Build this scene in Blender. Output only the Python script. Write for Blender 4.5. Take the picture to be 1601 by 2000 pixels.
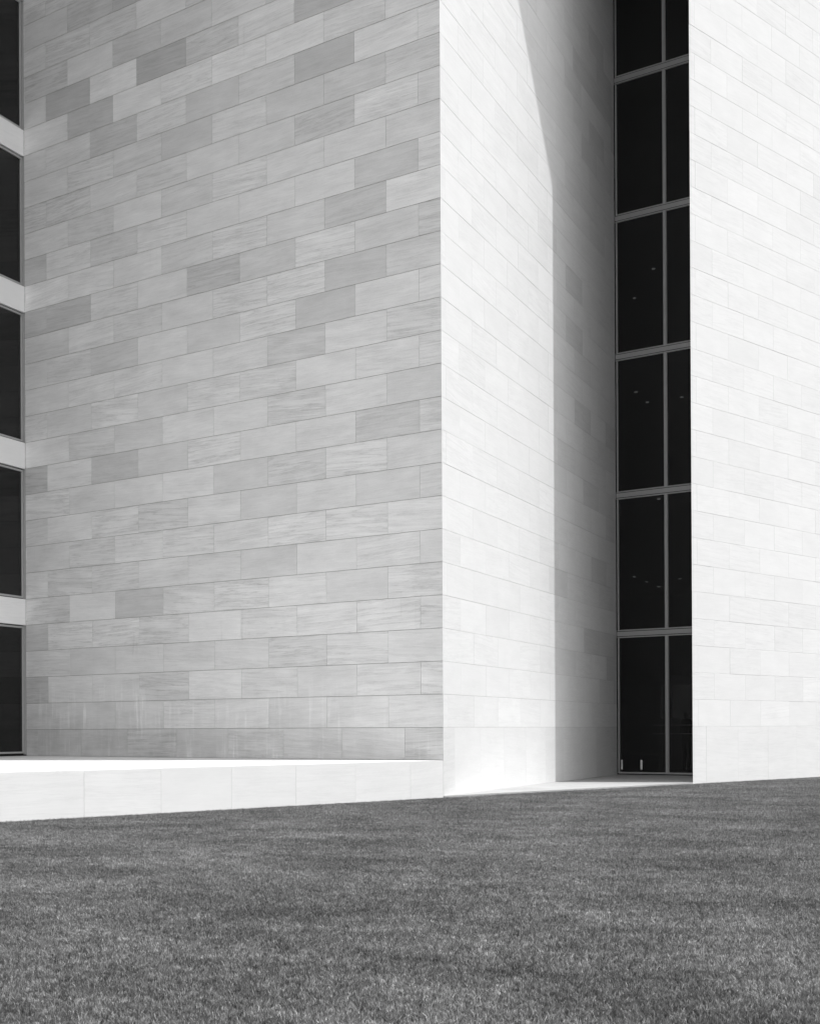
import bpy, bmesh, math, random
from mathutils import Vector, Matrix
random.seed(7)
R = math.radians
scene = bpy.context.scene
for o in list(bpy.data.objects): bpy.data.objects.remove(o)
col = scene.collection

# ------------------------------------------------------------------ camera
K = Vector((18.1102, -24.7264, -0.0387))
YAW, PITCH, ROLL = R(43.545), R(0.133), R(-0.27)
FPX, CX, CY, PW, PH = 3230.88, 450.0, 1419.3, 1601.0, 2000.0
fw = Vector((-math.sin(YAW), math.cos(YAW), 0)); rt = Vector((math.cos(YAW), math.sin(YAW), 0)); up = Vector((0, 0, 1))
f2 = fw*math.cos(PITCH) + up*math.sin(PITCH); u2 = up*math.cos(PITCH) - fw*math.sin(PITCH)
r3 = rt*math.cos(ROLL) + u2*math.sin(ROLL); u3 = u2*math.cos(ROLL) - rt*math.sin(ROLL)
cd = bpy.data.cameras.new('camera'); cam = bpy.data.objects.new('camera', cd); col.objects.link(cam)
m = Matrix((r3, u3, -f2)).transposed().to_4x4(); m.translation = K
cam.matrix_world = m
cd.sensor_fit = 'HORIZONTAL'; cd.sensor_width = 24.0; cd.lens = FPX*24.0/PW
cd.shift_x = (PW/2 - CX)/PW; cd.shift_y = (CY - PH/2)/PW
cd.clip_start = 0.1; cd.clip_end = 3000
cd.dof.use_dof = True; cd.dof.focus_distance = 33.0; cd.dof.aperture_fstop = 11.0
scene.camera = cam
scene.render.resolution_x, scene.render.resolution_y = 819, 1024

# ------------------------------------------------------------------ sky, sun, exposure
SUN_AZ, SUN_EL = R(29.0), R(71.6)          # azimuth from +x towards +y
S = Vector((math.cos(SUN_AZ)*math.cos(SUN_EL), math.sin(SUN_AZ)*math.cos(SUN_EL), math.sin(SUN_EL)))
world = bpy.data.worlds.new('World'); scene.world = world; world.use_nodes = True
nt = world.node_tree; nt.nodes.clear()
sky = nt.nodes.new('ShaderNodeTexSky'); sky.sky_type = 'NISHITA'; sky.sun_disc = False
sky.dust_density = 0.3; sky.air_density = 2.0; sky.sun_elevation = SUN_EL; sky.sun_rotation = math.pi/2 - SUN_AZ
bw = nt.nodes.new('ShaderNodeRGBToBW')     # black-and-white film
bg = nt.nodes.new('ShaderNodeBackground'); bg.inputs[1].default_value = 0.15
wo = nt.nodes.new('ShaderNodeOutputWorld')
nt.links.new(sky.outputs[0], bw.inputs[0]); nt.links.new(bw.outputs[0], bg.inputs[0]); nt.links.new(bg.outputs[0], wo.inputs[0])
sd = bpy.data.lights.new('sun', 'SUN'); sd.energy = 2.0; sd.angle = R(0.75); sd.color = (1, 1, 1)
sun = bpy.data.objects.new('sun', sd); col.objects.link(sun)
sun.rotation_euler = S.to_track_quat('Z', 'Y').to_euler(); sun.location = (20, 10, 60)
vs = scene.view_settings
vs.view_transform = 'Standard'; vs.look = 'None'; vs.gamma = 1.0; vs.use_curve_mapping = False
vs.exposure = 1.17
scene.render.engine = 'CYCLES'
scene.cycles.max_bounces = 8; scene.cycles.diffuse_bounces = 5; scene.cycles.transparent_max_bounces = 16

# ------------------------------------------------------------------ helpers
def tag(o, label=None, cat=None, group=None, kind=None):
    if label: o['label'] = label
    if cat: o['category'] = cat
    if group: o['group'] = group
    if kind: o['kind'] = kind
    return o

def empty(name, loc=(0, 0, 0), **kw):
    o = bpy.data.objects.new(name, None); col.objects.link(o); o.location = loc; o.empty_display_size = .2
    return tag(o, **kw)

def link_mesh(name, me, mat, parent=None, loc=(0, 0, 0), rz=0.0):
    o = bpy.data.objects.new(name, me); col.objects.link(o)
    if mat and not me.materials: me.materials.append(mat)
    o.location = loc; o.rotation_euler = (0, 0, rz)
    if parent:
        o.parent = parent
        o.matrix_parent_inverse = (Matrix.Translation(parent.location) @ Matrix.Rotation(parent.rotation_euler.z, 4, 'Z')).inverted()
    return o

def mesh_from(name, verts, faces):
    me = bpy.data.meshes.new(name); me.from_pydata([tuple(v) for v in verts], [], faces); me.update(); return me

def prism(name, pts, z0, z1, mat, parent=None):
    """vertical prism over a plan polygon (made counter-clockwise)"""
    a = sum(pts[i][0]*pts[(i+1) % len(pts)][1] - pts[(i+1) % len(pts)][0]*pts[i][1] for i in range(len(pts)))
    if a < 0: pts = pts[::-1]
    n = len(pts)
    v = [(p[0], p[1], z0) for p in pts] + [(p[0], p[1], z1) for p in pts]
    f = [list(range(n))[::-1], list(range(n, 2*n))] + [[i, (i+1) % n, n+(i+1) % n, n+i] for i in range(n)]
    return link_mesh(name, mesh_from(name, v, f), mat, parent)

def box_verts(x0, x1, y0, y1, z0, z1):
    return ([(x0, y0, z0), (x1, y0, z0), (x1, y1, z0), (x0, y1, z0), (x0, y0, z1), (x1, y0, z1), (x1, y1, z1), (x0, y1, z1)],
            [[3, 2, 1, 0], [4, 5, 6, 7], [0, 1, 5, 4], [1, 2, 6, 5], [2, 3, 7, 6], [3, 0, 4, 7]])

def box(name, x0, x1, y0, y1, z0, z1, mat, parent=None, loc=(0, 0, 0), rz=0.0, bevel=0.0):
    v, f = box_verts(x0, x1, y0, y1, z0, z1); me = mesh_from(name, v, f)
    if bevel:
        bm = bmesh.new(); bm.from_mesh(me)
        bmesh.ops.bevel(bm, geom=bm.edges[:], offset=bevel, segments=1, affect='EDGES'); bm.to_mesh(me); bm.free()
    return link_mesh(name, me, mat, parent, loc, rz)

# ------------------------------------------------------------------ materials
def new_mat(name):
    ma = bpy.data.materials.new(name); ma.use_nodes = True
    t = ma.node_tree; b = t.nodes['Principled BSDF']; return ma, t, b

def math_node(t, op, a, b=None, c=None, clamp=False):
    n = t.nodes.new('ShaderNodeMath'); n.operation = op; n.use_clamp = clamp
    for i, v in enumerate((a, b, c)):
        if v is None: continue
        if isinstance(v, (int, float)): n.inputs[i].default_value = v
        else: t.links.new(v, n.inputs[i])
    return n.outputs[0]

def noise(t, vec, scale, detail=4, rough=.55, dist=0.0):
    n = t.nodes.new('ShaderNodeTexNoise'); n.inputs['Scale'].default_value = scale
    n.inputs['Detail'].default_value = detail; n.inputs['Roughness'].default_value = rough; n.inputs['Distortion'].default_value = dist
    t.links.new(vec, n.inputs['Vector']); return n.outputs['Fac']

def mapping(t, vec, scale=(1, 1, 1), loc=(0, 0, 0)):
    n = t.nodes.new('ShaderNodeMapping'); n.inputs['Scale'].default_value = scale; n.inputs['Location'].default_value = loc
    t.links.new(vec, n.inputs['Vector']); return n.outputs[0]

def ramp(t, fac, stops):
    n = t.nodes.new('ShaderNodeValToRGB'); e = n.color_ramp.elements
    while len(e) < len(stops): e.new(.5)
    for s, (p, v) in zip(e, stops): s.position = p; s.color = (v, v, v, 1)
    t.links.new(fac, n.inputs[0]); return n.outputs[0]

def stone(name, base, vein=1.0, stains=False, rough=.62):
    """sawn grey marble: every panel has its own tone (object colour), bedding direction and veins"""
    ma, t, b = new_mat(name); L = t.links
    tc = t.nodes.new('ShaderNodeTexCoord'); oi = t.nodes.new('ShaderNodeObjectInfo'); ge = t.nodes.new('ShaderNodeNewGeometry')
    rnd = oi.outputs['Random']
    vr = t.nodes.new('ShaderNodeVectorRotate'); vr.rotation_type = 'Y_AXIS'
    L.new(tc.outputs['Object'], vr.inputs['Vector'])
    L.new(math_node(t, 'MULTIPLY_ADD', rnd, .12, -.07), vr.inputs['Angle'])
    ad = t.nodes.new('ShaderNodeVectorMath'); ad.operation = 'ADD'
    cmb = t.nodes.new('ShaderNodeCombineXYZ')
    for i, k in enumerate((37.0, 71.0, 113.0)): L.new(math_node(t, 'MULTIPLY', rnd, k), cmb.inputs[i])
    L.new(vr.outputs[0], ad.inputs[0]); L.new(cmb.outputs[0], ad.inputs[1]); v = ad.outputs[0]
    rnd2 = math_node(t, 'FRACT', math_node(t, 'MULTIPLY', rnd, 57.31))
    cloud = noise(t, mapping(t, v, (.8, .8, 2.2)), 1.5, 3)
    bed = noise(t, mapping(t, v, (.38, .38, 20.0)), 1.15, 8, .7, .12)
    fine = noise(t, mapping(t, v, (1.8, 1.8, 46.0)), 1.8, 5, .68)
    crack = noise(t, mapping(t, v, (.42, .42, 7.0)), 1.0, 8, .66, .15)
    line = math_node(t, 'ABSOLUTE', math_node(t, 'SUBTRACT', crack, .5))
    line = ramp(t, line, [(0.0, 1.0), (.016, .35), (.05, 0.0)])
    amt = math_node(t, 'MULTIPLY_ADD', rnd2, 1.0, .15)
    speck = noise(t, v, 60.0, 2, .7)
    x = math_node(t, 'MULTIPLY_ADD', math_node(t, 'SUBTRACT', cloud, .5), .26*vein, 1.0)
    x = math_node(t, 'ADD', x, math_node(t, 'MULTIPLY', math_node(t, 'MULTIPLY', math_node(t, 'SUBTRACT', bed, .5), .36*vein), amt))
    x = math_node(t, 'ADD', x, math_node(t, 'MULTIPLY', math_node(t, 'SUBTRACT', fine, .5), .24*vein))
    x = math_node(t, 'ADD', x, math_node(t, 'MULTIPLY', math_node(t, 'SUBTRACT', speck, .5), .10*vein))
    x = math_node(t, 'SUBTRACT', x, math_node(t, 'MULTIPLY', math_node(t, 'MULTIPLY', line, amt), .15*vein))
    if stains:
        # pale lime runs and damp soiling on the lowest courses above the terrace, growing towards the window bay
        sep = t.nodes.new('ShaderNodeSeparateXYZ'); L.new(ge.outputs['Position'], sep.inputs[0])
        low = t.nodes.new('ShaderNodeMapRange'); low.inputs[1].default_value = .85; low.inputs[2].default_value = -.25
        L.new(sep.outputs['Z'], low.inputs[0])
        lft = t.nodes.new('ShaderNodeMapRange'); lft.inputs[1].default_value = -1.5; lft.inputs[2].default_value = -8.0
        L.new(sep.outputs['X'], lft.inputs[0])
        drip = ramp(t, noise(t, mapping(t, ge.outputs['Position'], (7.0, 1.0, .55)), 1.0, 5, .65), [(.52, 0.0), (.66, 1.0)])
        pat = ramp(t, noise(t, mapping(t, ge.outputs['Position'], (.9, 1.0, .9)), 1.0, 3), [(.4, 0.0), (.62, 1.0)])
        hi = t.nodes.new('ShaderNodeMapRange'); hi.inputs[1].default_value = 1.15; hi.inputs[2].default_value = .35
        L.new(sep.outputs['Z'], hi.inputs[0])
        x = math_node(t, 'ADD', x, math_node(t, 'MULTIPLY', math_node(t, 'MULTIPLY', math_node(t, 'MULTIPLY', drip, pat), math_node(t, 'MULTIPLY', hi.outputs[0], math_node(t, 'MULTIPLY_ADD', lft.outputs[0], .75, .25))), .34))
        run = ramp(t, noise(t, mapping(t, ge.outputs['Position'], (9.0, 1.0, .8)), 1.0, 4, .6), [(.60, 0.0), (.72, 1.0)])   # sparse dark rain runs
        spot = ramp(t, noise(t, mapping(t, ge.outputs['Position'], (.35, 1.0, .35), (4.0, 0, 2.0)), 1.0, 2), [(.60, 0.0), (.68, 1.0)])
        x = math_node(t, 'SUBTRACT', x, math_node(t, 'MULTIPLY', math_node(t, 'MULTIPLY', run, spot), .14))
        soil = ramp(t, noise(t, mapping(t, ge.outputs['Position'], (1.6, 1.0, .8)), 1.0, 4), [(.3, .25), (.7, 1.0)])
        x = math_node(t, 'SUBTRACT', x, math_node(t, 'MULTIPLY', math_node(t, 'MULTIPLY', math_node(t, 'MULTIPLY', low.outputs[0], soil), lft.outputs[0]), .27))
    mul = t.nodes.new('ShaderNodeVectorMath'); mul.operation = 'SCALE'
    L.new(oi.outputs['Color'], mul.inputs[0]); L.new(math_node(t, 'MULTIPLY', x, base), mul.inputs['Scale'])
    L.new(mul.outputs[0], b.inputs['Base Color'])
    b.inputs['Roughness'].default_value = rough; b.inputs['Specular IOR Level'].default_value = .25
    bp = t.nodes.new('ShaderNodeBump'); bp.inputs['Strength'].default_value = .12; bp.inputs['Distance'].default_value = .004
    L.new(math_node(t, 'ADD', fine, math_node(t, 'MULTIPLY', speck, .6)), bp.inputs['Height']); L.new(bp.outputs[0], b.inputs['Normal'])
    return ma

STONE = stone('marble_panels', .66, .5)
STONE1 = stone('marble_panels_weathered', .66, 1.4, True)
STONE_PALE = stone('marble_spandrel', .78, .35)
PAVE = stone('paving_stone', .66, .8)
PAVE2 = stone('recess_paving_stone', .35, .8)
def plain(name, v, rough=.6, spec=.3, metal=0.0, grain=.08, sc=12.0):
    ma, t, b = new_mat(name)
    tc = t.nodes.new('ShaderNodeTexCoord')
    n = noise(t, tc.outputs['Object'], sc, 4)
    val = math_node(t, 'MULTIPLY', math_node(t, 'MULTIPLY_ADD', n, grain*2, 1-grain), v)
    c = t.nodes.new('ShaderNodeCombineColor')
    for i in range(3): t.links.new(val, c.inputs[i])
    t.links.new(c.outputs[0], b.inputs['Base Color'])
    b.inputs['Roughness'].default_value = rough; b.inputs['Specular IOR Level'].default_value = spec; b.inputs['Metallic'].default_value = metal
    return ma
JOINT = plain('joint_mortar', .22, .9, .1)
MASS = plain('plain_stone', .74, .8, .2, .0, .1)
FRAME = plain('brushed_aluminium_frame', .36, .45, .5)
GASKET = plain('black_gasket', .012, .7, .2)
DARK = plain('dim_interior', .4, .9, .1)
CEIL = plain('interior_ceiling', .5, .9, .1)
RAILM = plain('pale_rail', .7, .4, .4)
CLOTH = plain('dark_clothing', .02, .9, .1)
def emit(name, s):
    ma = bpy.data.materials.new(name); ma.use_nodes = True; t = ma.node_tree; t.nodes.clear()
    e = t.nodes.new('ShaderNodeEmission'); e.inputs[1].default_value = s; e.inputs[0].default_value = (1, 1, 1, 1)
    tc = t.nodes.new('ShaderNodeTexCoord'); n = noise(t, tc.outputs['Object'], 3.0, 3)
    t.links.new(ramp(t, n, [(.3, .55), (.7, 1.0)]), e.inputs[0])
    o = t.nodes.new('ShaderNodeOutputMaterial'); t.links.new(e.outputs[0], o.inputs[0]); return ma
LAMP = emit('downlight_glow', .09)
POSTGLOW = emit('floor_post_glow', .5)  # bright upper part of the floor posts, its brightness put in as glow
FARWIN = emit('far_window_glow', .010)
def glass(name, tint, refl, dust):
    ma = bpy.data.materials.new(name); ma.use_nodes = True; t = ma.node_tree; t.nodes.clear()
    tr = t.nodes.new('ShaderNodeBsdfTransparent'); tr.inputs[0].default_value = (tint, tint, tint, 1)
    gl = t.nodes.new('ShaderNodeBsdfGlossy'); gl.inputs['Roughness'].default_value = .015
    tc = t.nodes.new('ShaderNodeTexCoord'); bp = t.nodes.new('ShaderNodeBump'); bp.inputs['Strength'].default_value = .02
    t.links.new(noise(t, tc.outputs['Object'], 1.5, 2), bp.inputs['Height']); t.links.new(bp.outputs[0], gl.inputs['Normal'])
    fr = t.nodes.new('ShaderNodeFresnel'); fr.inputs[0].default_value = 1.45
    mx = t.nodes.new('ShaderNodeMixShader'); t.links.new(math_node(t, 'MULTIPLY', fr.outputs[0], refl), mx.inputs[0])
    t.links.new(tr.outputs[0], mx.inputs[1]); t.links.new(gl.outputs[0], mx.inputs[2])
    df = t.nodes.new('ShaderNodeBsdfDiffuse'); df.inputs[0].default_value = (.6, .6, .6, 1)   # thin film of dust, added to brighten the near-black panes
    m2 = t.nodes.new('ShaderNodeMixShader'); m2.inputs[0].default_value = dust
    t.links.new(mx.outputs[0], m2.inputs[1]); t.links.new(df.outputs[0], m2.inputs[2])
    o = t.nodes.new('ShaderNodeOutputMaterial'); t.links.new(m2.outputs[0], o.inputs[0]); return ma
GLASS = glass('tinted_glass', .5, .8, .02)
GLASS0 = glass('tinted_bay_glass', .3, .9, .004)

# ------------------------------------------------------------------ plan of the place
H = .6096                                   # stone course (two feet)
A2 = R(108.5); D2 = Vector((math.cos(A2), math.sin(A2), 0)); N2 = Vector((math.sin(A2), -math.cos(A2), 0))
C = Vector((0, 0, 0)); Lp = Vector((-11.9684, 0, 0)); LEN2 = 15.0766; Rp = D2*LEN2; Ep = Vector((0, 9.4202, 0))
TERR, FLOOR, SOIL, TOP, LINT = -.6096, -1.262, -1.315, 30.0, 21.5
T, GAP = .025, .0075

# ------------------------------------------------------------------ ground
lawn = box('lawn', -1500, 1500, -1500, 1500, SOIL-.5, SOIL, None)
lm, t, b = new_mat('lawn_thatch')
ge = t.nodes.new('ShaderNodeNewGeometry')
n = noise(t, ge.outputs['Position'], 9.0, 6)
t.links.new(ramp(t, n, [(.3, .018), (.7, .05)]), b.inputs['Base Color']); b.inputs['Roughness'].default_value = .95
lawn.data.materials.append(lm); tag(lawn, kind='structure', label='level lawn in front of the stone building')

# ------------------------------------------------------------------ stone panels
cache = {}
def panel_mesh(w, h, il, ir, gap):
    key = (round(w, 3), round(h, 3), round(il, 3), round(ir, 3), gap)
    if key not in cache:
        c = .0018                                     # eased edge
        g = gap/2
        xl, xr = -w/2 + (0 if il else g*.65), w/2 - (0 if ir else g*.65)
        z0, z1 = -h/2 + g, h/2 - g
        def ring(y, dl, dr, dz): return [(xl+dl, y, z0+dz), (xr-dr, y, z0+dz), (xr-dr, y, z1-dz), (xl+dl, y, z1-dz)]
        v = ring(0, 0 if il else c, 0 if ir else c, c) + ring(c, il*c/T if il else 0, ir*c/T if ir else 0, 0) + ring(T, il, ir, 0)
        f = [[0, 1, 2, 3]]
        for k in (0, 4):
            for i in range(4): f.append([k+i, k+4+i, k+4+(i+1) % 4, k+(i+1) % 4])
        f.append([11, 10, 9, 8])
        cache[key] = mesh_from('panel', v, f)
    return cache[key]

def to_px(p):
    d = p - K; z = d.dot(f2)
    return CX + FPX*d.dot(r3)/z, CY - FPX*d.dot(u3)/z

def clad(root, origin, ang, a0, a1, rows, tone_fn, mat, miter0=0, miter1=0, limit=300, gap=GAP*.44):
    """rows: list of (row, z0, z1, first_joint, width); panels run along a from a0 to a1; beyond the picture they join into one part"""
    u = Vector((math.cos(ang), math.sin(ang), 0)); nrm = Vector((math.sin(ang), -math.cos(ang), 0))
    cand = []
    for row, z0, z1, first, w in rows:
        js = [a0]; j = first
        while j <= a0 + .03: j += w
        while j < a1 - .03: js.append(j); j += w
        js.append(a1)
        for i in range(len(js)-1):
            x0, x1 = js[i], js[i+1]
            ctr = origin + u*((x0+x1)/2) + up*((z0+z1)/2)
            px = [to_px(origin + u*a + up*z) for a in (x0, x1) for z in (z0, z1)]
            seen = max(p[1] for p in px) > -110 and min(p[0] for p in px) < 1690 and max(p[0] for p in px) > -90
            cand.append((seen, row, i, len(js)-1, x0, x1, z0, z1, ctr))
    rest = bmesh.new(); nseen = 0
    for seen, row, i, n, x0, x1, z0, z1, ctr in cand:
        me = panel_mesh(x1-x0, z1-z0, miter0 if i == 0 else 0, miter1 if i == n-1 else 0, gap)
        proud = random.gauss(0, .0007)
        if seen and nseen < limit:
            o = link_mesh('panel', me, mat, root, ctr + nrm*proud, ang)
            tn = tone_fn(row, i, n); o.color = (tn, tn, tn, 1); nseen += 1
        else:
            tmp = me.copy(); tmp.transform(Matrix.Translation(ctr + nrm*proud) @ Matrix.Rotation(ang, 4, 'Z')); rest.from_mesh(tmp); bpy.data.meshes.remove(tmp)
    if len(rest.verts):
        me = bpy.data.meshes.new('upper_panels'); rest.to_mesh(me)
        o = link_mesh('upper_panels', me, mat, root); o['kind'] = 'stuff'
    rest.free(); return nseen

ROWS = int(TOP/H)
# --- the shaded wall above the terrace (plane y = 0); a runs from the window bay to the corner
TONES = {(27, 6): .84, (27, 5): .72, (24, 5): .70, (25, 5): .84, (24, 7): .74, (23, 6): .80, (22, 6): .84, (21, 4): .86, (22, 4): .88, (22, 2): .76, (24, 2): .74, (21, 1): .91, (20, 2): .88, (21, 2): .9, (16, 4): .77, (17, 1): .85, (15, 1): .84, (14, 2): .84, (16, 7): .77, (16, 8): .82, (18, 1): .89, (13, 2): .89, (10, 8): .76, (10, 6): .82, (5, 5): .8, (4, 8): .82, (2, 8): .78, (8, 3): .91, (4, 5): .94, (10, 1): .87, (6, 3): .89, (14, 6): .87, (18, 8): .86, (17, 4): .93, (20, 5): .95, (23, 3): 1.1, (24, 6): 1.1, (23, 5): 1.1, (23, 7): 1.08, (23, 4): 1.06, (23, 2): 1.06, (17, 0): 1.09, (16, 2): 1.07, (17, 7): 1.1, (17, 6): 1.07, (15, 2): 1.06, (15, 6): 1.05, (10, 4): 1.07, (9, 4): 1.07, (5, 6): 1.08, (14, 1): 1.07, (12, 1): 1.04, (7, 0): 1.08, (11, 1): 1.05, (4, 7): 1.07, (4, 4): 1.05, (20, 1): 1.07, (12, 2): 1.05, (6, 0): 1.02, (8, 7): 1.08, (19, 7): 1.06}
def tone1(row, i, n):
    k = n-1-i
    if row == 0: return random.gauss(.89, .03)
    tn = TONES.get((row, k), min(1.06, max(.88, random.gauss(.99, .048))))
    return tn if tn > 1 or row > 20 else 1 - (1-tn)*.85
def soft(row, i, n): return .97 if row == 0 else min(1.025, max(.96, random.gauss(1.0, .013)))
def shade2(row, i, n):
    if row == 0: return random.gauss(.94, .012)  # base course toned down to offset light bounced off the paving
    return random.choice((1.05, 1.04, 1.02, 1.02, 1.0, .97, .9)) if i > 4 else random.gauss(1.0, .012)  # tones follow the light: more varied in the shadow, even in the sun

L1 = -Lp.x; W1, J1 = 1.524, 1.2672
def rows_from(z_base, first, w, length=None):
    """odd courses start at `first`, even ones half a panel further; the base course a quarter"""
    out = [(0, z_base, 0.0, first + w/4, w)]
    for r in range(1, ROWS+1): out.append((r, (r-1)*H, r*H, first if r % 2 else first + w/2, w))
    return out
mit = T/math.tan(R(71.5)/2)
w1 = empty('stone_wall', (-6, 0, TERR), label='shaded grey stone panel wall rising from the raised terrace', cat='wall')
f0 = (L1 - J1) % W1
clad(w1, Lp, 0.0, 0.0, L1, rows_from(TERR, f0, W1), tone1, STONE1, 0, mit, gap=GAP)
def bis(tt): return Vector((math.cos(R(144.25)), math.sin(R(144.25)), 0))*(tt/math.sin(R(35.75)))
B = .013                                   # joints are raked back this far
c0, c1 = bis(B), bis(.45)
prism('backing', [c0[:2], (-12.5, B), (-12.5, .45), c1[:2]], SOIL-.3, TOP, JOINT, w1)
prism('coping', [(-.01, .03), (-12.6, .03), (-12.6, .6), (-.7, .6)], TOP, TOP+.15, MASS, w1)

# --- the sunlit wall running into the recess
w2 = empty('stone_wall', (-2, 6, FLOOR), label='stone wall running into the recess, half sunlit and half in sharp shadow', cat='wall')
J2, W2 = .2692, 1.698
clad(w2, C, A2, 0.0, LEN2, rows_from(FLOOR-.01, J2, W2), shade2, STONE, mit, 0)
e2 = D2*(LEN2+.6)
prism('backing', [c0[:2], (e2 - N2*B)[:2], (e2 - N2*.45)[:2], c1[:2]], SOIL-.3, TOP, JOINT, w2)

# --- the bright wall with the knife edge
w3 = empty('stone_wall', (-.5, 20, SOIL), label='bright evenly sunlit stone wall with a knife edge beside the dark glass', cat='wall')
J3, W3 = .2536, 1.549
E3 = T/math.tan(R(18.5))
clad(w3, Ep, R(90), 0.0, 22.0, rows_from(SOIL-.2, J3, W3), soft, STONE, E3, 0)
tip = Ep + D2*(B/math.sin(R(18.5)))
he = Ep + D2*5.6
prism('backing', [tip[:2], (-B, 31.4), (he.x, 31.4), he[:2]], SOIL-.3, TOP, MASS, w3)

# --- lintel bridging the recess far overhead
lt = empty('stone_lintel', (0, 5, LINT), label='deep stone lintel bridging the recess high overhead', cat='lintel')
gl_y = Rp.y
prism('beam', [(-.012, -.0), (-.012, 9.43), (he.x-.02, gl_y+.2), (Rp.x+.02, gl_y+.2)], LINT, TOP-.01, MASS, lt)

# ------------------------------------------------------------------ terrace, low wall, recess paving
U0 = -D2                                   # window bay runs from Lp towards the viewer's side
bay_end = Lp + U0*13.0
terr = prism('terrace', [(-T-.002, -.002), (-T-.002, -16), (bay_end.x, -16), bay_end[:2], Lp[:2]], TERR-.9, TERR-.03, MASS)
tag(terr, kind='structure')
def paver(parent, pts, z0, z1, mat=PAVE):
    o = prism('paver', pts, z0, z1, mat, parent); tn = random.gauss(1.0, .03); o.color = (tn, tn, tn, 1); return o
sx = 1.555
def bay_x(y): return Lp.x + (y/D2.y)*D2.x
def clip_poly(poly, inside, cut):
    out = []
    for i in range(len(poly)):
        a, b_ = poly[i], poly[(i+1) % len(poly)]
        ia, ib = inside(a), inside(b_)
        if ia: out.append(a)
        if ia != ib: out.append(cut(a, b_))
    return out
def half(pt, nx, ny):
    def s(p): return (p[0]-pt[0])*nx + (p[1]-pt[1])*ny
    def ins(p): return s(p) >= 0
    def cut(a, b_):
        k = s(a)/(s(a)-s(b_)); return (a[0]+(b_[0]-a[0])*k, a[1]+(b_[1]-a[1])*k)
    return ins, cut
g = .004
for i in range(9):
    for j in range(9):
        x1, x0 = -i*1.5 - g, -(i+1)*1.5 + g
        if i == 0: x1 = -.001
        y1, y0 = -.012 - j*sx - g, -.012 - (j+1)*sx + g
        p = clip_poly([(x0, y0), (x1, y0), (x1, y1), (x0, y1)], *half((Lp + N2*.01)[:2], N2.x, N2.y))
        if len(p) > 2: paver(terr, p, TERR-.04, TERR)
# low stone wall holding the terrace
lw = empty('low_stone_wall', (0, -7, SOIL), label='low white stone wall holding up the terrace at the edge of the lawn', cat='low wall')
clad(lw, Vector((0, -16.6, 0)), R(90), 0.0, 16.599, [(0, SOIL-.2, TERR-.002, (16.6-.989) % 1.555, 1.555)], soft, STONE, 0, 0)
box('backing', -.30, -B, -16.6, -.06, SOIL-.3, TERR-.045, JOINT, lw)
# recess paving
pav = prism('pavement', [(0.02, .05), (0.02, 9.6), (he.x+.1, gl_y+.1), (Rp.x-.05, gl_y+.1)], SOIL-.3, FLOOR-.035, JOINT)
tag(pav, kind='structure')
for i in range(5):
    for j in range(10):
        x1, x0 = .02 - i*1.2 - g, .02 - (i+1)*1.2 + g
        y0, y1 = j*1.5 + g, (j+1)*1.5 - g
        p = [(x0, y0), (x1, y0), (x1, y1), (x0, y1)]
        p = clip_poly(p, *half((N2*.004)[:2], N2.x, N2.y))
        if len(p) > 2: p = clip_poly(p, *half((Ep.x, Ep.y), -N2.x, -N2.y)) if y0 > 9 else p
        if len(p) > 2: p = clip_poly(p, *half((0, gl_y), 0, -1))
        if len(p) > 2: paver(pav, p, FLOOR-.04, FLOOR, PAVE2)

# ------------------------------------------------------------------ glass wall at the back of the recess
gw = empty('glass_wall', (-3.2, gl_y, FLOOR), label='tall dark glass wall with slim grey frames at the back of the recess', cat='glass wall')
gx0, gx1 = Rp.x - .02, he.x + .25
TZ = [2.475 + 3.69*k for k in range(6)]
mx0, mx1 = -3.358, -3.270
zb = FLOOR + .07
def bar(name, x0, x1, y0, y1, z0, z1, mat=FRAME): return box(name, x0, x1, y0, y1, z0, z1, mat, gw, bevel=.004)
box('threshold', gx0, gx1, gl_y+.02, gl_y+.12, FLOOR-.03, zb-.045, GASKET, gw)
bar('sill', gx0+.055, gx1, gl_y-.01, gl_y+.1, zb-.045, zb)
levels = [zb] + TZ + [LINT]
for k, z in enumerate(TZ):
    tr = bar('transom', gx0+.04, gx1, gl_y-.012, gl_y+.1, z-.058, z+.058)
    box('groove', gx0+.04, gx1, gl_y+.002, gl_y+.09, z+.058, z+.074, GASKET, tr)
    box('groove', gx0+.04, gx1, gl_y+.002, gl_y+.09, z-.074, z-.058, GASKET, tr)
    bar('glazing_bead', gx0+.055, gx1, gl_y-.008, gl_y+.095, z+.074, z+.108)
    bar('glazing_bead', gx0+.055, gx1, gl_y-.008, gl_y+.095, z-.108, z-.074)
for k in range(len(levels)-1):
    lo = levels[k] + (.108 if k else 0); hi = levels[k+1] - (.108 if k < len(levels)-2 else 0)
    if lo > 20.5: continue
    bar('mullion', mx0, mx1, gl_y-.01, gl_y+.1, lo, hi)
    bar('jamb', gx0+.055, gx0+.085, gl_y-.008, gl_y+.1, lo, hi)
    box('gasket', gx0, gx0+.055, gl_y+.015, gl_y+.1, lo, hi, GASKET, gw)
    box('pane', gx0+.085, mx0, gl_y+.04, gl_y+.052, lo, hi, GLASS, gw)
    box('pane', mx1, gx1, gl_y+.04, gl_y+.052, lo, hi, GLASS, gw)

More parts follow.
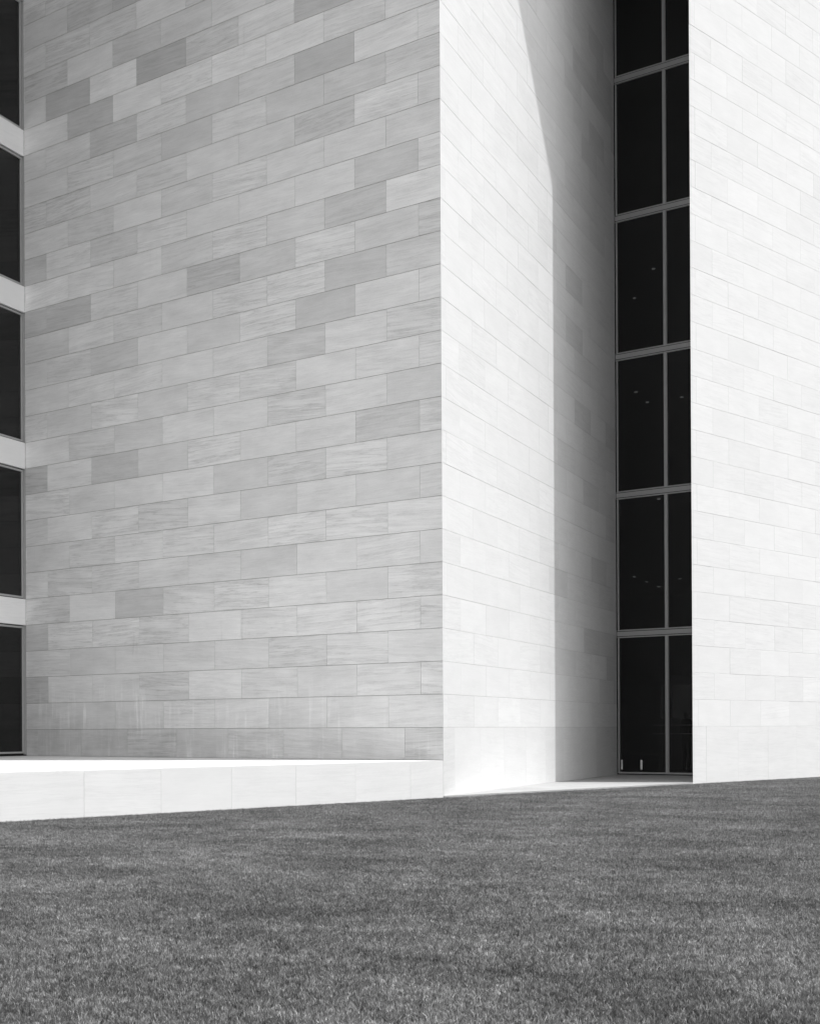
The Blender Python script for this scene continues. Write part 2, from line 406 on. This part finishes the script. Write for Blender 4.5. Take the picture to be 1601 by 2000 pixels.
# dim hall behind the glass
hall = empty('interior_hall', (-8, 20, FLOOR), kind='structure')
hx0, hx1, hy0, hy1 = -26.0, he.x-.01, gl_y+.13, 44.0
box('hall_floor', hx0, hx1, hy0, hy1, FLOOR-.3, FLOOR-.002, DARK, hall)
box('hall_back_wall', hx0, hx1, hy1, hy1+.3, FLOOR, LINT+1, DARK, hall)
box('hall_side_wall', hx0-.3, hx0, hy0, hy1, FLOOR, LINT+1, DARK, hall)
box('hall_side_wall', hx1, hx1+.2, he.y+.01, hy1, FLOOR, LINT+1, DARK, hall)
box('hall_front_wall', hx0, Rp.x-.35, hy0+.4, hy0+.6, FLOOR, LINT+1, DARK, hall)
for z in TZ[:5] + [LINT+.2]:
    box('ceiling_slab', hx0, hx1, hy0+.02, hy1, z-.09, z+.09, CEIL, hall)
lamp_me = None
for x, y, z, s in [(-9.67, 25.14, 4, 1), (-9.18, 25.86, 4, 1), (-6.25, 18.99, 3, 1), (-8.34, 21.55, 3, 1), (-6.44, 18.28, 2, 1), (-6.97, 19.88, 2, 1), (-5.86, 19.92, 2, 1), (-3.91, 15.01, 1, 1), (-15.89, 34.62, 1, 1.2), (-16.72, 37.1, 1, 1.2), (-17.5, 39.49, 1, 1.4), (-15.06, 36.83, 1, 1.3)]:
    if lamp_me is None:
        bm = bmesh.new()
        bmesh.ops.create_cone(bm, cap_ends=True, segments=16, radius1=.055, radius2=.075, depth=.03)
        lamp_me = bpy.data.meshes.new('ceiling_light'); bm.to_mesh(lamp_me); bm.free(); lamp_me.materials.append(LAMP)
    o = link_mesh('ceiling_light', lamp_me, None, None, (x, y, TZ[z]-.105)); o.scale = (s*.8, s*.8, 1)
    tag(o, 'small lit ceiling light behind the dark glass, %s storey above the paving' % ('first', 'second', 'third', 'fourth', 'fifth')[z], 'light', 'ceiling lights behind the dark glass')
for x, lab in ((-4.825, 'slim glowing floor post behind the glass, close to the recess wall'), (-4.235, 'slim glowing floor post behind the glass, nearer the frame post')):
    r_ = empty('floor_post', (x, 14.6, FLOOR), label=lab, cat='light', group='glowing floor posts behind the glass')
    box('base', x-.03, x+.03, 14.57, 14.63, FLOOR-.002, FLOOR+.13, GASKET, r_)
    box('glow_rod', x-.018, x+.018, 14.582, 14.618, FLOOR+.13, FLOOR+.385, POSTGLOW, r_)
# handrail behind the glass
hr = empty('handrail', (-4.0, 15.6, FLOOR), label='pale double handrail standing in the dim hall behind the glass', cat='handrail')
for z in (.045, -.185): box('rail', -4.45, -2.6, 15.58, 15.62, z-.012, z+.012, RAILM, hr)
for x in (-4.2, -2.9): box('post', x-.015, x+.015, 15.585, 15.615, FLOOR-.002, .033, DARK, hr)
# far window of the hall with daylight behind
fwn = empty('far_window', (-6.2, 20, .3), label='faint daylit window deep inside the hall behind the glass', cat='window')
box('pane', -6.65, -5.05, 20.0, 20.02, .26, 1.25, FARWIN, fwn)
box('glazing_bar', -6.43, -6.25, 19.97, 19.995, .26, 1.25, DARK, fwn)
box('window_frame', -6.75, -4.95, 20.025, 20.1, FLOOR-.002, 1.4, DARK, fwn)

# person standing in the hall: one skinned body
def person(loc, rz):
    P = {'pel': (0, 0, .95), 'sp': (0, .01, 1.12), 'ch': (0, .0, 1.34), 'nk': (0, .0, 1.47), 'hb': (0, -.01, 1.54), 'hm': (0, -.015, 1.61), 'ht': (0, 0, 1.68),
         'sl': (.17, 0, 1.41), 'el': (.22, .02, 1.13), 'wl': (.22, -.08, .9), 'hl': (.21, -.11, .8),
         'sr': (-.17, 0, 1.41), 'er': (-.23, .02, 1.13), 'wr': (-.2, -.1, .92), 'hr': (-.19, -.13, .82),
         'jl': (.09, 0, .9), 'kl': (.10, -.01, .5), 'al': (.10, .02, .09), 'tl': (.11, -.14, .035),
         'jr': (-.09, 0, .9), 'kr': (-.10, -.02, .5), 'ar': (-.11, .02, .09), 'tr': (-.12, -.14, .035)}
    RAD = {'pel': .14, 'sp': .125, 'ch': .15, 'nk': .055, 'hb': .065, 'hm': .085, 'ht': .06, 'sl': .065, 'el': .045, 'wl': .03, 'hl': .03, 'sr': .065, 'er': .045, 'wr': .03, 'hr': .03,
           'jl': .09, 'kl': .06, 'al': .042, 'tl': .035, 'jr': .09, 'kr': .06, 'ar': .042, 'tr': .035}
    ED = ['pel sp', 'sp ch', 'ch nk', 'nk hb', 'hb hm', 'hm ht', 'ch sl', 'sl el', 'el wl', 'wl hl', 'ch sr', 'sr er', 'er wr', 'wr hr', 'pel jl', 'jl kl', 'kl al', 'al tl', 'pel jr', 'jr kr', 'kr ar', 'ar tr']
    ks = list(P); me = bpy.data.meshes.new('body')
    me.from_pydata([P[k] for k in ks], [[ks.index(x) for x in e.split()] for e in ED], [])
    o = bpy.data.objects.new('person', me); col.objects.link(o); o.location = loc; o.rotation_euler.z = rz
    sk = o.modifiers.new('skin', 'SKIN'); sk.use_smooth_shade = True
    for i, k in enumerate(ks):
        d = me.skin_vertices[0].data[i]; d.radius = (RAD[k], RAD[k]*(.72 if k in ('pel', 'sp', 'ch') else 1)); d.use_root = (k == 'pel')
    ss = o.modifiers.new('sub', 'SUBSURF'); ss.levels = 2; ss.render_levels = 2
    me.materials.append(CLOTH)
    return tag(o, 'person in dark clothes standing inside behind the glass', 'person')
person((-3.78, 16.2, FLOOR-.002), R(150))

# ------------------------------------------------------------------ window bay beside the shaded wall
wb = empty('window_bay', (-11, -3, TERR), label='stacked dark window bays between pale stone bands above the terrace', cat='window wall')
bands = [4 + 6*k for k in range(7)]
def bay_box(name, a0, a1, d0, d1, z0, z1, mat, parent, bevel=0):
    """a along the bay away from the corner, d depth behind its face"""
    return box(name, -a1, -a0, d0, d1, z0, z1, mat, parent, Lp, A2, bevel)
BAYW = 3.2
for bi in bands:
    for q in range(4):
        o = bay_box('spandrel', q*BAYW + (.0 if q == 0 else .004), (q+1)*BAYW - .004, 0.0, .3, bi*H, (bi+1)*H, STONE_PALE, wb, .004)
        tn = random.gauss(1.0, .02); o.color = (tn, tn, tn, 1)
zlo = TERR + .03
edges = [zlo] + [z for bi in bands for z in (bi*H, (bi+1)*H)]
for k in range(0, len(edges)-1, 2):
    z0, z1 = edges[k], edges[k+1]
    for q in range(4):
        a0, a1 = q*BAYW, (q+1)*BAYW
        w_ = bay_box('window', a0+.055, a1-.055, .075, .087, z0+.07, z1-.07, GLASS0, wb)
        fr_ = (a0+.02, a1-.02, z0+.026, z1-.026)
        wdt = .042
        bay_box('frame', fr_[0], fr_[0]+wdt, .04, .12, fr_[2], fr_[3], FRAME, w_)
        bay_box('frame', fr_[1]-wdt, fr_[1], .04, .12, fr_[2], fr_[3], FRAME, w_)
        bay_box('frame', fr_[0]+wdt, fr_[1]-wdt, .04, .12, fr_[2], fr_[2]+wdt, FRAME, w_)
        bay_box('frame', fr_[0]+wdt, fr_[1]-wdt, .04, .12, fr_[3]-wdt, fr_[3], FRAME, w_)
        bay_box('gasket', a0, a1, .08, .14, z0, z0+.026, GASKET, w_)
        bay_box('gasket', a0, a1, .08, .14, z1-.026, z1, GASKET, w_)
        bay_box('gasket', a0, a0+.02, .08, .14, z0+.026, z1-.026, GASKET, w_)
        bay_box('gasket', a1-.02, a1, .08, .14, z0+.026, z1-.026, GASKET, w_)
bay_box('curb', 0, 13, .0, .3, TERR-.05, zlo, GASKET, wb)
bay_box('room_back', -.4, 13, 2.6, 2.9, TERR-.05, TOP, DARK, wb)
for bi in bands: bay_box('room_floor', -.3, 13, .3, 2.6, bi*H+.1, (bi+1)*H-.1, DARK, wb)
bay_box('room_end', -.35, -.02, .02, 2.6, TERR-.05, TOP, DARK, wb)

# unseen slab added above the terrace corner to darken the wall's upper end
ro = empty('shade_slab', (-10, -3, 20), label='unseen slab added high above the terrace corner to shade the wall', cat='shade slab')
pA = Lp + U0*9 ; pB = pA + N2*5.0; pC = Vector((-6.2, -.02, 0))
prism('slab', [(Lp.x+.02, -.03), (pA + N2*.01)[:2], pB[:2], pC[:2]], 22.6, 23.3, MASS, ro)

# ------------------------------------------------------------------ grass
def grass():
    V, F, tid, tone, rot, vid = [], [], [], [], [], []
    TS = .6
    rg = random.Random(3)
    for tdx in range(3):
        clumps = [(rg.uniform(-TS/2, TS/2), rg.uniform(-TS/2, TS/2), max(.35, rg.gauss(1.0, .40)), rg.uniform(0, math.tau), rg.uniform(.1, .75), rg.uniform(.72, 1.3)) for _ in range(1000)]
        for k in range(9500):
            q = clumps[rg.randrange(len(clumps))]
            x, y = q[0] + rg.gauss(0, .009), q[1] + rg.gauss(0, .009)
            x = (x + TS/2) % TS - TS/2; y = (y + TS/2) % TS - TS/2
            a = rg.uniform(0, math.tau); h = rg.uniform(.015, .030)*q[5]*(1.6 if rg.random() < .04 else 1); wd = rg.uniform(.0011, .0021)
            lean = abs(rg.gauss(q[4], .25)); la = q[3] + rg.gauss(0, .6)
            lx, ly = math.cos(la)*math.sin(lean), math.sin(la)*math.sin(lean); lz = math.cos(lean)
            cx_, cy_ = math.cos(a)*wd, math.sin(a)*wd
            bl = len(V); h1 = h*.55
            V += [(x-cx_, y-cy_, 0), (x+cx_, y+cy_, 0),
                  (x+lx*h1*.6-cx_*.8, y+ly*h1*.6-cy_*.8, h1), (x+lx*h1*.6+cx_*.8, y+ly*h1*.6+cy_*.8, h1),
                  (x+lx*h, y+ly*h, h*(.55+.45*lz))]
            F += [[bl, bl+1, bl+3, bl+2], [bl+2, bl+3, bl+4]]
            tv = q[2]*max(.5, rg.gauss(1.0, .25))
            if rg.random() < .09: tv = rg.uniform(1.8, 3.0)
            tid += [tdx]*5; tone += [tv]*5; rot += [0]*5; vid += [0]*5
    n = 0
    for i in range(60):
        for j in range(130):
            x, y = .3 + i*.6, -40.0 + j*.6
            d = Vector((x, y, SOIL)) - K; z = d.dot(f2)
            if z < 2.5: continue
            px = CX + FPX*d.dot(r3)/z
            if -100-FPX*4.8/z < px < 1700+FPX*4.8/z:
                V.append((x, y, 0)); tid.append(-1); tone.append(1); rot.append(rg.randrange(4)*math.pi/2); vid.append(rg.randrange(3)); n += 1
    me = bpy.data.meshes.new('grass'); me.from_pydata(V, [], F)
    for nm, ty, dat in (('tile', 'INT', tid), ('tone', 'FLOAT', tone), ('turn', 'FLOAT', rot), ('pick', 'INT', vid)):
        at = me.attributes.new(nm, ty, 'POINT'); at.data.foreach_set('value', dat)
    o = bpy.data.objects.new('grass', me); col.objects.link(o); o.location.z = SOIL
    ng = bpy.data.node_groups.new('grass_cover', 'GeometryNodeTree')
    ng.interface.new_socket('Geometry', in_out='INPUT', socket_type='NodeSocketGeometry')
    ng.interface.new_socket('Geometry', in_out='OUTPUT', socket_type='NodeSocketGeometry')
    N, Lk = ng.nodes, ng.links
    gi, go = N.new('NodeGroupInput'), N.new('NodeGroupOutput')
    def attr(nm, ty):
        q = N.new('GeometryNodeInputNamedAttribute'); q.data_type = ty; q.inputs[0].default_value = nm
        return next(s for s in q.outputs if s.enabled and s.name == 'Attribute')
    def sep(val):
        cmpn = N.new('FunctionNodeCompare'); cmpn.data_type = 'INT'; cmpn.operation = 'EQUAL'
        ins = [s for s in cmpn.inputs if s.enabled and s.type == 'INT']
        Lk.new(attr('tile', 'INT'), ins[0]); ins[1].default_value = val
        s = N.new('GeometryNodeSeparateGeometry'); s.domain = 'POINT'
        Lk.new(gi.outputs[0], s.inputs[0]); Lk.new(cmpn.outputs[0], s.inputs[1]); return s.outputs[0]
    jn = N.new('GeometryNodeJoinGeometry')
    for v in (2, 1, 0):
        g2i = N.new('GeometryNodeGeometryToInstance'); Lk.new(sep(v), g2i.inputs[0]); Lk.new(g2i.outputs[0], jn.inputs[0])
    iop = N.new('GeometryNodeInstanceOnPoints')
    Lk.new(sep(-1), iop.inputs['Points']); Lk.new(jn.outputs[0], iop.inputs['Instance'])
    iop.inputs['Pick Instance'].default_value = True
    Lk.new(attr('pick', 'INT'), iop.inputs['Instance Index'])
    cx_ = N.new('ShaderNodeCombineXYZ'); Lk.new(attr('turn', 'FLOAT'), cx_.inputs[2]); Lk.new(cx_.outputs[0], iop.inputs['Rotation'])
    sm = N.new('GeometryNodeSetMaterial')
    gm, t, b = new_mat('grass_blades'); sm.inputs['Material'].default_value = gm
    Lk.new(iop.outputs[0], sm.inputs[0]); Lk.new(sm.outputs[0], go.inputs[0])
    md = o.modifiers.new('cover', 'NODES'); md.node_group = ng
    at = t.nodes.new('ShaderNodeAttribute'); at.attribute_name = 'tone'
    ge = t.nodes.new('ShaderNodeNewGeometry')
    big = ramp(t, noise(t, ge.outputs['Position'], .7, 4, .55), [(.34, .72), (.66, 1.28)])
    mid = ramp(t, noise(t, ge.outputs['Position'], 3.0, 6, .7), [(.32, .66), (.68, 1.38)])
    val = math_node(t, 'MULTIPLY', math_node(t, 'MULTIPLY', at.outputs['Fac'], math_node(t, 'MULTIPLY', big, mid)), GRASS)
    c = t.nodes.new('ShaderNodeCombineColor')
    for i in range(3): t.links.new(val, c.inputs[i])
    t.links.new(c.outputs[0], b.inputs['Base Color'])
    b.inputs['Roughness'].default_value = .5; b.inputs['Specular IOR Level'].default_value = .3
    me.materials.append(gm)
    tag(o, 'short mown grass covering the lawn up to the stone walls', 'grass', kind='stuff')
GRASS = .147
grass()
